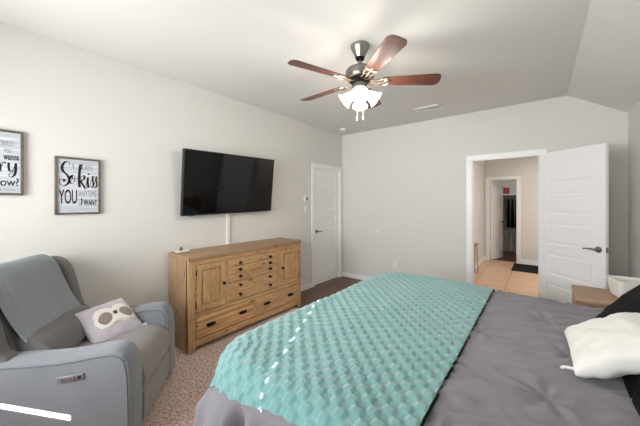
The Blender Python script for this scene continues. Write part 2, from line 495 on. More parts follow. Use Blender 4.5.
struct('ceiling_closet', bx((-1.9, HY1 + .12, CZ - .3), (.3, CY1 + .1, CZ - .2)), 'ceil')
d3 = struct_root('door_3', (DC[0] + .018, HY1 + .125, 0), math.atan2(.53, .186))
obj('door_leaf', leaf_bm(.56, 1.965), 'white', d3)
lever(d3, .50, .93, -1, -1)

mt = obj('door_mat', bx((-.48, 7.06, 0), (.28, 7.90, .012), .004), 'dark_cloth')
tag(mt, 'black rectangular mat lying on the hall tiles', 'mat')
t = thing('stool', 'slim wooden stool standing on the hall tiles just inside the doorway', 'stool', (-1.035, 6.4, 0))
bm = bmesh.new(); add_lathe(bm, [(.001, .565), (.05, .565), (.058, .575), (.058, .592), (.05, .60), (.001, .60)], 24, None, False); obj('seat', bm, 'stand', t, 40)
for k in range(3):
    a = 2 * PI * k / 3 + .4
    bm = bmesh.new(); add_tube(bm, [(.022 * math.cos(a), .022 * math.sin(a), .57), (.045 * math.cos(a), .045 * math.sin(a), 0)], .010, 8); obj('leg', bm, 'stand', t, 60)

sh = thing('closet_shelf', 'white closet shelf above the dark clothes', 'shelf', (-.8, 9.45, 0))
obj('board', bx((-.99, -.3, 1.63), (.99, .3, 1.65), .003), 'white', sh)
for zz, wh in ((1.59, 'upper metal closet rod that carries the dark clothes'), (.72, 'lower metal closet rod that carries the white clothes')):
    bm = bmesh.new(); add_tube(bm, [(-1.8, 9.33, zz), (.2, 9.33, zz)], .014, 10); o = obj('closet_rod', bm, 'nickel', None, 60); tag(o, wh, 'rod')
b_ = obj('storage_box', bx((-.90, 9.2, 1.65), (-.68, 9.45, 1.84), .006), plain('red_patterned_card', (122, 50, 44), .6, 0, .5, 26))
tag(b_, 'red patterned box on the closet shelf', 'box')

def garment(x, y, ztop, length, w, mat, seed, name, label, cat, group):
    rn = random.Random(seed); bm = bmesh.new(); nu, nv = 14, 18; vs = []
    for side in (-1, 1):
        g = []
        for j in range(nv + 1):
            v_ = j / nv; rowv = []
            for i in range(nu + 1):
                u = -1 + 2 * i / nu
                hw = w * (.86 + .14 * v_) * .5
                z = -length * v_ - (.07 * abs(u) ** 1.5) * (1 - v_)
                th = (.012 + .02 * v_ * (1 - .3 * v_)) * math.sqrt(max(0, 1 - u * u * .98)) * (1 + .5 * math.sin(u * 9 + seed + 2 * v_))
                rowv.append(bm.verts.new((side * th, u * hw, z)))
            g.append(rowv)
        vs.append(g)
        for j in range(nv):
            for i in range(nu):
                bm.faces.new((g[j][i], g[j][i + 1], g[j + 1][i + 1], g[j + 1][i]))
    bmesh.ops.remove_doubles(bm, verts=bm.verts, dist=.002)
    t = thing(name, label, cat, (x, y, ztop), 0, group)
    obj('cloth', bm, mat, t, 60)
    h = bmesh.new(); add_tube(h, catmull([(0, 0, -.002), (0, 0, .03), (0, .016, .045), (0, .012, .062), (0, -.004, .058)], 5), .0025, 6)
    obj('hanger', h, 'nickel', t, 60)
k = 0
for x, mat_, L_ in ((-.97, 'navy_cloth', .78), (-.88, 'dark_cloth', .80), (-.79, 'rose_cloth', .55), (-.70, 'dark_cloth', .80), (-.61, 'dark_cloth', .79), (-.52, 'navy_cloth', .80), (-.43, 'dark_cloth', .78)):
    nm = {'navy_cloth': 'navy', 'dark_cloth': 'black', 'rose_cloth': 'dusty rose'}[mat_]
    lab = 'dark %s garment hanging from the upper rod in the closet' % nm if nm != 'dusty rose' else 'dusty rose garment among the dark clothes on the upper closet rod'
    garment(x, 9.33, 1.535, L_, .44, mat_, k, 'hanging_garment', lab, 'clothes', 'clothes on the upper closet rod'); k += 1
for x in (-.84, -.73, -.62):
    garment(x, 9.33, .665, .52, .40, 'white_cloth', k + 3, 'hanging_garment', 'white garment hanging below the dark clothes in the closet', 'clothes', 'white clothes on the lower closet rod'); k += 1

# ------------------------------------------------------------------ small things on walls and ceiling
def plate(name, label, cat, parts, loc, rotz):
    t = thing(name, label, cat, loc, rotz)
    for n_, lo, hi, bev, mat_ in parts: obj(n_, bx(lo, hi, bev), mat_, t)
    return t
# local: wall plane at x=0, sticking out +x, y along the wall
plate('thermostat', 'small white thermostat with dark display left of the closed door', 'thermostat',
      [('case', (0, -.045, -.05), (.024, .045, .05), .008, 'plastic'), ('display', (.023, -.005, -.02), (.0255, .035, .025), .001, 'gray_dark')], (LX, 3.415, 1.492), 0)
plate('light_switch', 'white light switch plate just below the thermostat', 'switch',
      [('plate', (0, -.036, -.058), (.006, .036, .058), .003, 'plastic'), ('rocker', (.005, -.017, -.033), (.010, .017, .033), .003, 'plastic')], (LX, 3.425, 1.335), 0)
t = plate('wall_outlet', 'white wall outlet low on the back wall beyond the bed', 'outlet',
      [('plate', (0, -.036, -.058), (.006, .036, .058), .003, 'plastic')], (-1.938, BY, .366), R(-90))
for dz in (-.022, .022):
    obj('socket', bx((.005, -.016, dz - .015), (.008, .016, dz + .015), .003), 'plastic', t)
t = plate('wall_patch', 'tiny white blank cover plate at mid height on the back wall', 'cover plate',
      [('plate', (0, -.03, -.03), (.005, .03, .03), .003, 'plastic')], (-2.27, BY, .92), R(-90))
bm = bmesh.new(); add_lathe(bm, [(.001, 0), (.066, 0), (.068, -.012), (.058, -.03), (.03, -.036), (.001, -.036)], 32, None, False)
o = obj('smoke_detector', bm, 'plastic', None, 40); o.location = (-2.73, 4.09, CZ); tag(o, 'round white smoke detector on the ceiling near the corner', 'smoke detector')
t = thing('ceiling_vent', 'white slatted air vent in the flat ceiling beyond the fan', 'vent', (-1.206, 3.90, CZ), R(2))
bm = bmesh.new()
for lo, hi in (((-.17, -.09, -.010), (.17, -.065, 0)), ((-.17, .065, -.010), (.17, .09, 0)), ((-.17, -.09, -.010), (-.145, .09, 0)), ((.145, -.09, -.010), (.17, .09, 0))): add_box(bm, lo, hi, .002, 1)
obj('frame', bm, 'white', t)
bm = bmesh.new()
for k in range(6):
    y = -.055 + k * .022
    add_box(bm, (-.146, -.009, -.001), (.146, .009, .001), 0, 1, Matrix.Translation((0, y, -.006)) @ Matrix.Rotation(R(35), 4, 'X'))
obj('louvers', bm, 'white', t)
obj('duct', bx((-.145, -.066, -.0015), (.145, .066, -.0005)), 'gray_dark', t)

# ------------------------------------------------------------------ framed signs (lettering built as flat strokes)
def text_into(bm, body, u0, u1, w0, w1, d=.0012, bold=0.0):
    cu = bpy.data.curves.new('letters', 'FONT'); cu.body = body; cu.extrude = .02; cu.offset = bold; cu.fill_mode = 'BOTH'
    o = bpy.data.objects.new('letters', cu); C.objects.link(o)
    bpy.context.view_layer.update()
    dg = bpy.context.evaluated_depsgraph_get(); ev = o.evaluated_get(dg); me = ev.to_mesh()
    xs = [v.co.x for v in me.vertices]; ys = [v.co.y for v in me.vertices]
    ax, bx_, ay, by = min(xs), max(xs), min(ys), max(ys)
    vs = [bm.verts.new((d if v.co.z > 0 else 0, u0 + (v.co.x - ax) / (bx_ - ax) * (u1 - u0), w0 + (v.co.y - ay) / (by - ay) * (w1 - w0))) for v in me.vertices]
    for p in me.polygons:
        try: bm.faces.new([vs[i] for i in p.vertices])
        except ValueError: pass
    ev.to_mesh_clear(); bpy.data.objects.remove(o); bpy.data.curves.remove(cu)

def stroke(bm, pts, wmin, wmax, d=.0014, n=10):
    """brush script: wide where it runs downwards, thin where it runs up"""
    c = catmull(pts, n); L = []; Rr = []
    m_ = len(c)
    for i, p in enumerate(c):
        a = c[max(i - 1, 0)]; b2 = c[min(i + 1, m_ - 1)]
        tx, ty = b2[0] - a[0], b2[1] - a[1]; l = math.hypot(tx, ty) or 1
        down = max(0, -ty / l); w = (wmin + (wmax - wmin) * down ** 1.2) / 2
        L.append((p[0] - ty / l * w, p[1] + tx / l * w)); Rr.append((p[0] + ty / l * w, p[1] - tx / l * w))
    for i in range(m_ - 1):
        q = [L[i], Rr[i], Rr[i + 1], L[i + 1]]
        top = [bm.verts.new((d, y, z)) for y, z in q]; bot = [bm.verts.new((0, y, z)) for y, z in q]
        bm.faces.new(top); bm.faces.new(bot[::-1])
        for k in range(4): bm.faces.new((top[k], bot[k], bot[(k + 1) % 4], top[(k + 1) % 4]))

def sign(label, y0, z0, w, h):
    t = thing('framed_sign', label, 'sign', (LX, y0, z0), 0)
    bm = bmesh.new(); f_ = .016
    for lo, hi in (((0, 0, 0), (.022, w, f_)), ((0, 0, h - f_), (.022, w, h)), ((0, 0, f_), (.022, f_, h - f_)), ((0, w - f_, f_), (.022, w, h - f_))): add_box(bm, lo, hi, .002, 1)
    obj('frame', bm, 'grey_wood', t)
    obj('board', bx((.002, f_ - .002, f_ - .002), (.012, w - f_ + .002, h - f_ + .002)), 'board', t)
    return t
def put(bm, name, mat_, t):
    o = obj(name, bm, mat_, t); o.location = (.012, 0, 0); return o

W_, H_ = .292, .468
def word(t, mat_, body, *a, **k):
    bm = bmesh.new(); text_into(bm, body, *a, **k); put(bm, 'lettering', mat_, t)
def script(t, strokes):
    bm = bmesh.new()
    for p, a, b2 in strokes: stroke(bm, S(*p), a, b2)
    put(bm, 'script_lettering', 'ink', t)
s1 = sign('framed sign with black brush lettering hung higher, cut off by the left edge', -.052, 1.49, W_, H_)
def S(*p): return [(a * W_, b2 * H_) for a, b2 in p]
word(s1, 'ink_grey', 'HOULD', .155, .243, .355, .392); word(s1, 'ink_grey', 'YOU', .195, .232, .304, .335)
word(s1, 'ink', 'WHY', .05, .150, .30, .385); word(s1, 'ink', 'wanna', .193, .268, .254, .288, bold=.012)
word(s1, 'ink', 'now?', .150, .268, .066, .122, bold=.012)
script(s1, [(((.34, .50), (.28, .52), (.22, .45), (.25, .36), (.32, .36), (.40, .42)), .004, .013)])
script(s1, [(((.54, .47), (.58, .50), (.60, .44), (.60, .36), (.62, .43), (.66, .50), (.70, .49)), .004, .014)])
script(s1, [(((.75, .50), (.745, .43), (.77, .37), (.83, .41), (.86, .50)), .004, .012), (((.865, .50), (.865, .40), (.84, .31), (.78, .28), (.75, .31), (.80, .36), (.90, .40)), .003, .013)])
word(s1, 'ink_grey', 'family rules', .12, .25, .03, .046)

s2 = sign('framed sign with black and grey lettering hung lower, toward the television', .408, 1.338, W_, H_)
script(s2, [(((.31, .86), (.29, .92), (.21, .91), (.15, .83), (.17, .75), (.26, .68), (.30, .60), (.26, .53), (.17, .50), (.10, .54), (.11, .60), (.18, .61), (.20, .57)), .004, .017)])
script(s2, [(((.37, .69), (.32, .66), (.31, .58), (.35, .54), (.41, .58), (.41, .66), (.36, .69), (.36, .64), (.43, .62), (.48, .65)), .003, .012)])
script(s2, [(((.56, .80), (.58, .86), (.54, .88), (.52, .78), (.51, .60), (.52, .48)), .005, .017), (((.52, .60), (.57, .68), (.62, .69), (.62, .63), (.55, .59), (.60, .52), (.65, .46), (.70, .50)), .004, .013),
            (((.66, .50), (.70, .66), (.705, .56), (.72, .48), (.76, .52)), .004, .013)])
script(s2, [(((.725, .735), (.73, .71)), .012, .012)])
script(s2, [(((.76, .54), (.80, .64), (.82, .69), (.815, .62), (.835, .54), (.80, .48), (.77, .50)), .003, .011)])
script(s2, [(((.84, .53), (.88, .63), (.90, .69), (.895, .62), (.915, .54), (.88, .475), (.85, .50)), .003, .011)])
word(s2, 'ink', 'YOU', .024, .135, .088, .205, bold=.01)
word(s2, 'ink_grey', 'I', .108, .116, .375, .42); word(s2, 'ink_grey', 'CAN', .155, .235, .37, .42)
word(s2, 'ink_grey', 'ANYTIME', .145, .265, .145, .198)
word(s2, 'ink', 'WANT', .178, .268, .072, .122, bold=.012)
script(s2, [(((.53, .26), (.56, .28), (.57, .22), (.56, .165), (.51, .16), (.54, .20)), .002, .006)])

# ------------------------------------------------------------------ television
tv = thing('television', 'large black flat television mounted on the wall above the dresser', 'television', (LX, 1.975, 1.655), 0)
tilt = Matrix.Translation((.115, 0, 0)) @ Matrix.Rotation(R(1.2), 4, 'X') @ Matrix.Rotation(R(7), 4, 'Y')
hw, hh = .612, .353
def tv_part(name, boxes, mat_, bev=.003):
    bm = bmesh.new()
    for lo, hi in boxes: add_box(bm, lo, hi, bev, 2, tilt)
    return obj(name, bm, mat_, tv)
tv_part('housing', [((-.035, -hw, -hh), (.008, hw, hh)), ((-.06, -.35, -.25), (-.03, .35, .12))], 'black_plastic')
tv_part('screen', [((.007, -hw + .009, -hh + .014), (.0095, hw - .009, hh - .009))], 'screen', .001)
tv_part('bezel', [((.006, -hw, -hh), (.012, -hw + .009, hh)), ((.006, hw - .009, -hh), (.012, hw, hh)), ((.006, -hw, hh - .009), (.012, hw, hh)), ((.006, -hw, -hh), (.012, hw, -hh + .014))], 'black_plastic', .001)
tv_part('sensor', [((.000, -hw + .08, -hh - .008), (.010, -hw + .13, -hh + .002))], 'gray_dark', .002)
obj('wall_mount', bx((0, -.16, -.14), (.05, .16, .10), .004), 'black_metal', tv)
o = obj('cable_cover', bx((LX, 1.945, .86), (LX + .018, 1.992, 1.36), .006), 'plastic'); tag(o, 'white cable cover strip running down from the television', 'cable cover')

# ------------------------------------------------------------------ dresser
DX0, DX1, DY0, DY1, DH = LX + .014, -2.585, 1.265, 2.825, .920
dr = thing('dresser', 'wide knotty pine dresser with drawers and doors below the television', 'dresser', ((DX0 + DX1) / 2, (DY0 + DY1) / 2, 0))
ox, oy = dr.location.x, dr.location.y
def D(lo, hi): return (lo[0] - ox, lo[1] - oy, lo[2]), (hi[0] - ox, hi[1] - oy, hi[2])
def dpart(name, boxes, mat_, bev=.003, parent=None):
    bm = bmesh.new()
    for lo, hi in boxes:
        lo, hi = D(lo, hi); add_box(bm, lo, hi, bev, 2)
    return obj(name, bm, mat_, parent or dr)
FX = DX1
dpart('top', [((DX0, DY0 - .005, DH - .040), (FX + .010, DY1 + .005, DH))], 'pine_top', .005)
dpart('side_panel', [((DX0, DY0, 0), (FX - .02, DY0 + .04, DH - .04))], 'pine_side')
dpart('side_panel', [((DX0, DY1 - .04, 0), (FX - .02, DY1, DH - .04))], 'pine_side')
dpart('back_panel', [((DX0, DY0 + .04, .06), (DX0 + .012, DY1 - .04, DH - .04))], 'pine_h')
dpart('carcass', [((DX0 + .012, DY0 + .04, .06), (FX - .03, DY1 - .04, DH - .04))], 'recliner_dark', .0)
for a, c in ((DY0, 1.338), (DY1 - .038, DY1)):
    dpart('corner_post', [((FX - .045, a, 0), (FX, c, DH - .04))], 'pine_v')
dpart('face_frame', [((FX - .03, 1.338, .832), (FX - .002, DY1 - .038, DH - .04)), ((FX - .03, 1.338, .328), (FX - .002, DY1 - .038, .365)), ((FX - .03, 1.338, .045), (FX - .002, DY1 - .038, .115))], 'pine_h')
for q in (((FX - .03, 1.664, .365), (FX - .003, 1.700, .832)), ((FX - .03, 2.393, .365), (FX - .003, 2.436, .832)), ((FX - .03, 2.028, .115), (FX - .003, 2.060, .328))): dpart('face_stile', [q], 'pine_v')
def knob(parent, y, z, x=FX):
    bm = bmesh.new()
    mt_ = Matrix.Translation((x - ox, y - oy, z)) @ Matrix.Rotation(R(90), 4, 'Y')
    add_lathe(bm, [(.001, 0), (.013, 0), (.013, .003), (.007, .005), (.006, .014), (.015, .019), (.017, .025), (.013, .032), (.001, .035)], 20, mt_, False)
    return obj('knob', bm, 'black_metal', parent, 50)
def cabinet_door(y0, y1, z0, z1, ky):
    w = .052
    d = dpart('door', [((FX - .022, y0, z0), (FX, y0 + w, z1)), ((FX - .022, y1 - w, z0), (FX, y1, z1)), ((FX - .022, y0 + w, z1 - w), (FX, y1 - w, z1)), ((FX - .022, y0 + w, z0), (FX, y1 - w, z0 + w)), ((FX - .020, y0 + w - .004, z0 + w - .004), (FX - .012, y1 - w + .004, z1 - w + .004))], 'pine_v', .003)
    p = dpart('panel', [((FX - .014, y0 + w + .012, z0 + w + .012), (FX - .003, y1 - w - .012, z1 - w - .012))], 'pine_v', .009, d)
    knob(d, ky, (z0 + z1) / 2 + .0)
    hy = y0 - .004 if ky > (y0 + y1) / 2 else y1 + .004
    for hz in (z0 + .07, z1 - .07):
        bm = bmesh.new(); add_tube(bm, [(FX + .003 - ox, hy - oy, hz - .028), (FX + .003 - ox, hy - oy, hz + .028)], .005, 8); obj('hinge', bm, 'black_metal', d, 50)
cabinet_door(1.344, 1.660, .372, .828, 1.632)
cabinet_door(2.440, 2.780, .372, .828, 2.470)
for z0, z1, ks in ((.749, .828, (.776,)), (.668, .745, (.703,)), (.577, .664, (.629,)), (.372, .573, (.535, .432))):
    w = dpart('drawer', [((FX - .022, 1.704, z0), (FX - .001, 2.389, z1))], 'pine_h', .004)
    for kz in ks:
        knob(w, 1.835, kz, FX - .001); knob(w, 2.262, kz, FX - .001)
def cup_pull(parent, y, z):
    bm = bmesh.new(); N = 14; prof = []
    for i in range(N + 1):
        a = PI * i / N
        prof.append([bm.verts.new((FX - ox + .024 * math.sin(b2) * (.35 + .65 * math.sin(a)), y - oy - .048 * math.cos(a), z - .012 + .022 * math.sin(a) ** .6 * math.cos(b2))) for b2 in [PI / 2 * k / 6 for k in range(7)]])
    for i in range(N):
        for k in range(6): bm.faces.new((prof[i][k], prof[i + 1][k], prof[i + 1][k + 1], prof[i][k + 1]))
    bmesh.ops.solidify(bm, geom=bm.faces[:], thickness=.002)
    add_box(bm, (FX - .001 - ox, y - oy - .052, z - .014), (FX + .002 - ox, y - oy + .052, z + .014), .001, 1)
    return obj('cup_pull', bm, 'black_metal', parent, 60)
for y0, y1, mat_ in ((1.344, 2.024, 'pine_plank'), (2.064, 2.782, 'pine_h')):
    w = dpart('drawer', [((FX - .022, y0, .122), (FX + .002, y1, .322))], mat_, .005)
    L_ = y1 - y0
    cup_pull(w, y0 + L_ * .22, .222); cup_pull(w, y0 + L_ * .78, .222)
# little white gadget on the dresser's left end
gd = thing('night_light', 'small white flat gadget with grey top on left end of dresser', 'gadget', (-2.935, 1.36, DH))
obj('base', bx((-.035, -.05, 0), (.035, .075, .014), .005), 'plastic', gd)
bm = bmesh.new(); add_lathe(bm, [(.001, .014), (.018, .014), (.017, .03), (.009, .048), (.001, .052)], 20, None, False); obj('knob', bm, 'gray_dark', gd, 50)

# ------------------------------------------------------------------ recliner (local +x forward, -y is the near side)
rc = thing('recliner', 'grey upholstered wingback recliner in the left foreground', 'recliner', (-2.116, .82, 0), math.atan2(.774, .633))
def soft(name, lo, hi, bev, seg, mat_, parent, cuts=6, puff=None):
    bm = bmesh.new(); add_box(bm, lo, hi, bev, seg)
    o = obj(name, bm, mat_, parent, 60); return o
def arm(y0, y1, name='arm'):
    prof = catmull([(-.80, .60), (-.62, .598), (-.45, .590), (-.30, .592), (-.16, .606), (-.085, .606), (-.035, .575), (-.008, .50), (0, .36), (.002, .20), (0, .05)], 5)
    poly = prof + [(-.80, .05)]
    bm = bmesh.new(); add_prism(bm, poly, 1, y0, y1, .022, 4)
    o = obj(name, bm, 'recliner', rc, 50)
    for yy_ in (y0 + .022, y1 - .022):
        e = -.0215 if yy_ < (y0 + y1) / 2 else .0215
        pb = bmesh.new(); q = [(x_ * 1 - (.022 if i > len(prof) * .62 else .010) * 1, yy_ + e, z_ - (.022 if i <= len(prof) * .62 else .010)) for i, (x_, z_) in enumerate(prof)]
        add_tube(pb, q, .0035, 6); obj('piping', pb, 'piping', o, 60)
    return o
near_arm = arm(-.41, -.255); far_arm = arm(.255, .41)
# control on the near arm's outer side
bm = bmesh.new()
mc = Matrix.Translation((-.292, -.413, .489)) @ Matrix.Rotation(R(-4), 4, 'Y')
add_box(bm, (-.062, -.004, -.017), (.062, .004, .017), .0035, 3, mc)
cp = obj('control_panel', bm, plain('control_plate', (122, 124, 128), .35, .3), near_arm, 50)
for dx in (-.03, .008):
    bm = bmesh.new(); add_lathe(bm, [(.001, 0), (.0115, 0), (.0115, .004), (.008, .0055), (.001, .006)], 20, mc @ Matrix.Translation((dx, -.004, 0)) @ Matrix.Rotation(R(90), 4, 'X'), False)
    obj('button', bm, 'chrome', cp, 50)
bm = bmesh.new(); add_box(bm, (.034, -.006, -.008), (.050, -.003, .008), .001, 1, mc); obj('port', bm, 'black_plastic', cp)
soft('base', (-.76, -.25, .05), (-.03, .25, .30), .01, 2, 'recliner_dark', rc)
# seat with a waterfall front
def lofted(name, prof, y0, y1, mat_, crown=.02, edge=.05, ny=16, parent=rc, side_drop=.03):
    """closed profile in x-z swept along y, shrinking at the ends: an upholstered pad"""
    cx_ = sum(p[0] for p in prof) / len(prof); cz_ = sum(p[1] for p in prof) / len(prof)
    bm = bmesh.new(); rings = []
    for j in range(ny + 1):
        t_ = -1 + 2 * j / ny
        k_ = (1 - abs(t_) ** 6) ** .5 if abs(t_) < 1 else 0
        s_ = 1 - edge * (1 - k_)
        y = (y0 + y1) / 2 + (y1 - y0) / 2 * math.sin(t_ * PI / 2) 
        rings.append([bm.verts.new((cx_ + (p[0] - cx_) * s_, y, cz_ + (p[1] - cz_) * s_ + crown * (1 - t_ * t_) * (1 if p[1] > cz_ else 0))) for p in prof])
    n = len(prof)
    for a, c in zip(rings, rings[1:]):
        for i in range(n): bm.faces.new((a[i], a[(i + 1) % n], c[(i + 1) % n], c[i]))
    bm.faces.new(rings[0]); bm.faces.new(rings[-1][::-1])
    return obj(name, bm, mat_, parent, 60)
lofted('seat', catmull([(-.66, .30), (-.66, .44), (-.50, .475), (-.30, .485), (-.12, .478), (-.03, .44), (.008, .37), (.006, .31), (-.04, .285), (-.3, .29)], 4, True), -.253, .253, 'recliner_seat', .012, .08)
lofted('footrest', catmull([(-.05, .07), (-.06, .27), (-.02, .285), (.004, .26), (.006, .17), (.0, .09), (-.02, .065)], 4, True), -.250, .235, 'recliner_seat', .0, .05)
# reclined back: upper pad, lumbar pad, rear shell
lofted('backrest', catmull([(-.60, .48), (-.64, .62), (-.70, .76), (-.755, .88), (-.80, .985), (-.86, 1.03), (-.93, 1.00), (-.90, .86), (-.82, .64), (-.74, .46)], 4, True), -.285, .285, 'recliner_back', .008, .12)
lofted('lumbar_pad', catmull([(-.52, .475), (-.47, .50), (-.465, .55), (-.505, .61), (-.575, .655), (-.65, .66), (-.66, .56), (-.62, .47)], 4, True), -.262, .262, 'recliner_back', .004, .14)
def wing(y0, y1):
    poly = catmull([(-.60, .58), (-.645, .64), (-.675, .74), (-.71, .88), (-.745, .965), (-.80, 1.015), (-.86, 1.025), (-.925, .99), (-.94, .90), (-.90, .70), (-.88, .50), (-.80, .30), (-.74, .30), (-.70, .45)], 4, True)
    bm = bmesh.new(); add_prism(bm, poly, 1, y0, y1, .018, 3)
    return obj('wing', bm, 'recliner_back', rc, 50)
wing(-.385, -.29); wing(.29, .385)
for sx in (-.70, -.06):
    for sy in (-.33, .33):
        bm = bmesh.new(); add_lathe(bm, [(.001, 0), (.020, 0), (.026, .05), (.001, .052)], 16, None, False)
        f_ = obj('foot', bm, 'black_plastic', rc, 50); f_.location = (sx, sy, 0)
RM = Matrix.Translation((-2.116, .82, 0)) @ Matrix.Rotation(math.atan2(.774, .633), 4, 'Z')

# blanket over the back
path = catmull([(-.965, .80), (-.965, .93), (-.945, 1.01), (-.875, 1.056), (-.795, 1.010), (-.745, .905), (-.69, .785), (-.625, .675), (-.60, .64)], 8)
bm = bmesh.new(); g = []; ny = 46
for i, (a, z) in enumerate(path):
    rowv = []
    for j in range(ny + 1):
        s_ = j / ny; y = -.275 + s_ * .545
        nn = noise.noise(Vector((a * 5 + 3, y * 7, z * 3)))
        fold = .010 * math.exp(-((y + .235) / .02) ** 2) + .007 * math.exp(-((y + .19) / .012) ** 2) 
        off = .012 + .008 * nn + fold * (1 if i > 16 else .5)
        rowv.append(bm.verts.new((a + off * .9, y, z + off * .45 - (.03 * s_ * (i / len(path)) ** 3))))
    g.append(rowv)
for i in range(len(g) - 1):
    for j in range(ny): bm.faces.new((g[i][j], g[i][j + 1], g[i + 1][j + 1], g[i + 1][j]))
bmesh.ops.solidify(bm, geom=bm.faces[:], thickness=-.010)
for v in bm.verts: v.co = RM @ v.co
bl = obj('throw_blanket', bm, 'blanket', None, 60); tag(bl, 'blue grey blanket draped over the back of the recliner', 'blanket')

# ------------------------------------------------------------------ pillows
def pillow_bm(w, h, T_, n=30, pinch=.06, wr=.0, seed=0, power=.42):
    bm = bmesh.new()
    grids = []
    for s_ in (1, -1):
        g = []
        for j in range(n + 1):
            rowv = []
            for i in range(n + 1):
                u = -1 + 2 * i / n; v_ = -1 + 2 * j / n
                uu = math.sin(u * PI / 2); vv = math.sin(v_ * PI / 2)
                x = uu * w / 2 * (1 - pinch * (1 - vv * vv)); y = vv * h / 2 * (1 - pinch * (1 - uu * uu))
                t_ = ((1 - uu ** 2) * (1 - vv ** 2)) ** power * T_ / 2
                if wr:
                    q = Vector((uu * 3 + seed, vv * 3, s_ * 2)); t_ += wr * noise.noise(q) * min(1, t_ / (T_ * .2)) + wr * .5 * noise.noise(q * 2.7) * min(1, t_ / (T_ * .2))
                rowv.append(bm.verts.new((x, y, s_ * t_)))
            g.append(rowv)
        grids.append(g)
        for j in range(n):
            for i in range(n): bm.faces.new((g[j][i], g[j][i + 1], g[j + 1][i + 1], g[j + 1][i]))
    bmesh.ops.remove_doubles(bm, verts=bm.verts, dist=.0004)
    return bm
def frame_from(c, ux, uy):
    ux = Vector(ux).normalized(); uy = Vector(uy); uz = ux.cross(uy).normalized(); uy = uz.cross(ux)
    m4 = Matrix((ux, uy, uz)).transposed().to_4x4(); m4.translation = Vector(c); return m4

# sloth-face cushion on the recliner seat
def loc(a, b_, z): return RM @ Vector((a, -b_, z))
BL_, BR_, TL_ = loc(-.36, .035, .462), loc(-.175, -.212, .480), loc(-.565, -.10, .645)
ux = (BR_ - BL_); uy = (TL_ - BL_)
cc = BL_ + ux / 2 + uy / 2
pm = frame_from(cc, ux, uy)
pw = ux.length + .02; phh = uy.length + .02
pil = thing('face_cushion', 'small fluffy grey cushion with an animal face resting on the recliner', 'cushion'); pil.matrix_world = pm
PT = .13
def psurf(x, y, off=.0):
    n_ = 1
    u = max(-.999, min(.999, x / (pw / 2) / .96)); v_ = max(-.999, min(.999, y / (phh / 2) / .96))
    return ((1 - u * u) * (1 - v_ * v_)) ** .42 * PT / 2 + off
bm = pillow_bm(pw, phh, PT, 34, .04, .006, 4)
for v in bm.verts: v.co += v.co.normalized() * .004 * noise.noise(v.co * 90)
obj('cover', bm, 'plush', pil, 180)
def patch(name, mat_, outline, off, parent):
    """closed outline on the cushion's front, a slightly raised applique"""
    pts = catmull(outline, 8, True); cxp = sum(p[0] for p in pts) / len(pts); cyp = sum(p[1] for p in pts) / len(pts)
    bm = bmesh.new(); rings = []
    for k in range(9):
        s_ = k / 8
        rings.append([bm.verts.new((cxp + (p[0] - cxp) * s_, cyp + (p[1] - cyp) * s_, psurf(cxp + (p[0] - cxp) * s_, cyp + (p[1] - cyp) * s_, off + .006 - (.010 if k == 8 else 0)))) for p in pts])
    n = len(pts)
    for a, c in zip(rings, rings[1:]):
        for i in range(n): bm.faces.new((a[i], a[(i + 1) % n], c[(i + 1) % n], c[i]))
    bmesh.ops.remove_doubles(bm, verts=bm.verts, dist=.0002)
    return obj(name, bm, mat_, parent, 180)
s_ = pw / 2
def Q(*p): return [((a * 1.12 + .10) * s_, (b2 * 1.35 + .02) * s_) for a, b2 in p]
patch('face', 'cream', Q((-.72, .05), (-.55, .36), (-.2, .42), (0, .30), (.2, .42), (.55, .36), (.78, .05), (.62, -.32), (.25, -.34), (0, -.26), (-.25, -.34), (-.6, -.32)), .002, pil)
patch('eye_patch', 'taupe', Q((-.62, -.05), (-.45, .18), (-.22, .20), (-.10, .04), (-.20, -.16), (-.46, -.26)), .005, pil)
patch('eye_patch', 'taupe', Q((.66, -.05), (.50, .18), (.28, .20), (.16, .04), (.26, -.16), (.50, -.26)), .005, pil)
patch('nose', 'nose', Q((-.05, .10), (.03, .14), (.11, .10), (.09, .01), (.03, -.02), (-.03, .01)), .007, pil)
bm = bmesh.new(); add_box(bm, (s_ - .004, -phh / 2 + .01, -.002), (s_ + .03, -phh / 2 + .035, .002), .0005, 1); obj('care_tag', bm, 'white_cloth', pil)

# ------------------------------------------------------------------ bed
X0, X1, Y0, Y1, TOP = -1.33, .70, .70, 2.80, .70
bed = thing('bed', 'large bed under the grey comforter', 'bed', ((X0 + X1) / 2, (Y0 + Y1) / 2, 0))
ox, oy = bed.location.x, bed.location.y
def bpart(name, lo, hi, bev, mat_):
    return obj(name, bx((lo[0] - ox, lo[1] - oy, lo[2]), (hi[0] - ox, hi[1] - oy, hi[2]), bev, 3), mat_, bed, 50)
bpart('mattress', (X0 + .10, Y0 + .10, .40), (X1 - .01, Y1 - .10, TOP - .045), .06, 'white_cloth')
bpart('box_spring', (X0 + .11, Y0 + .11, .14), (X1 - .01, Y1 - .11, .40), .02, 'recliner_dark')
bpart('headboard', (X1 + .0, Y0, .0), (RX - .016, Y1, 1.20), .01, 'recliner_dark')
for sx in (X0 + .15, X1 - .15):
    for sy in (Y0 + .15, Y1 - .15): bpart('leg', (sx - .03, sy - .03, 0), (sx + .03, sy + .03, .14), .005, 'black_plastic')

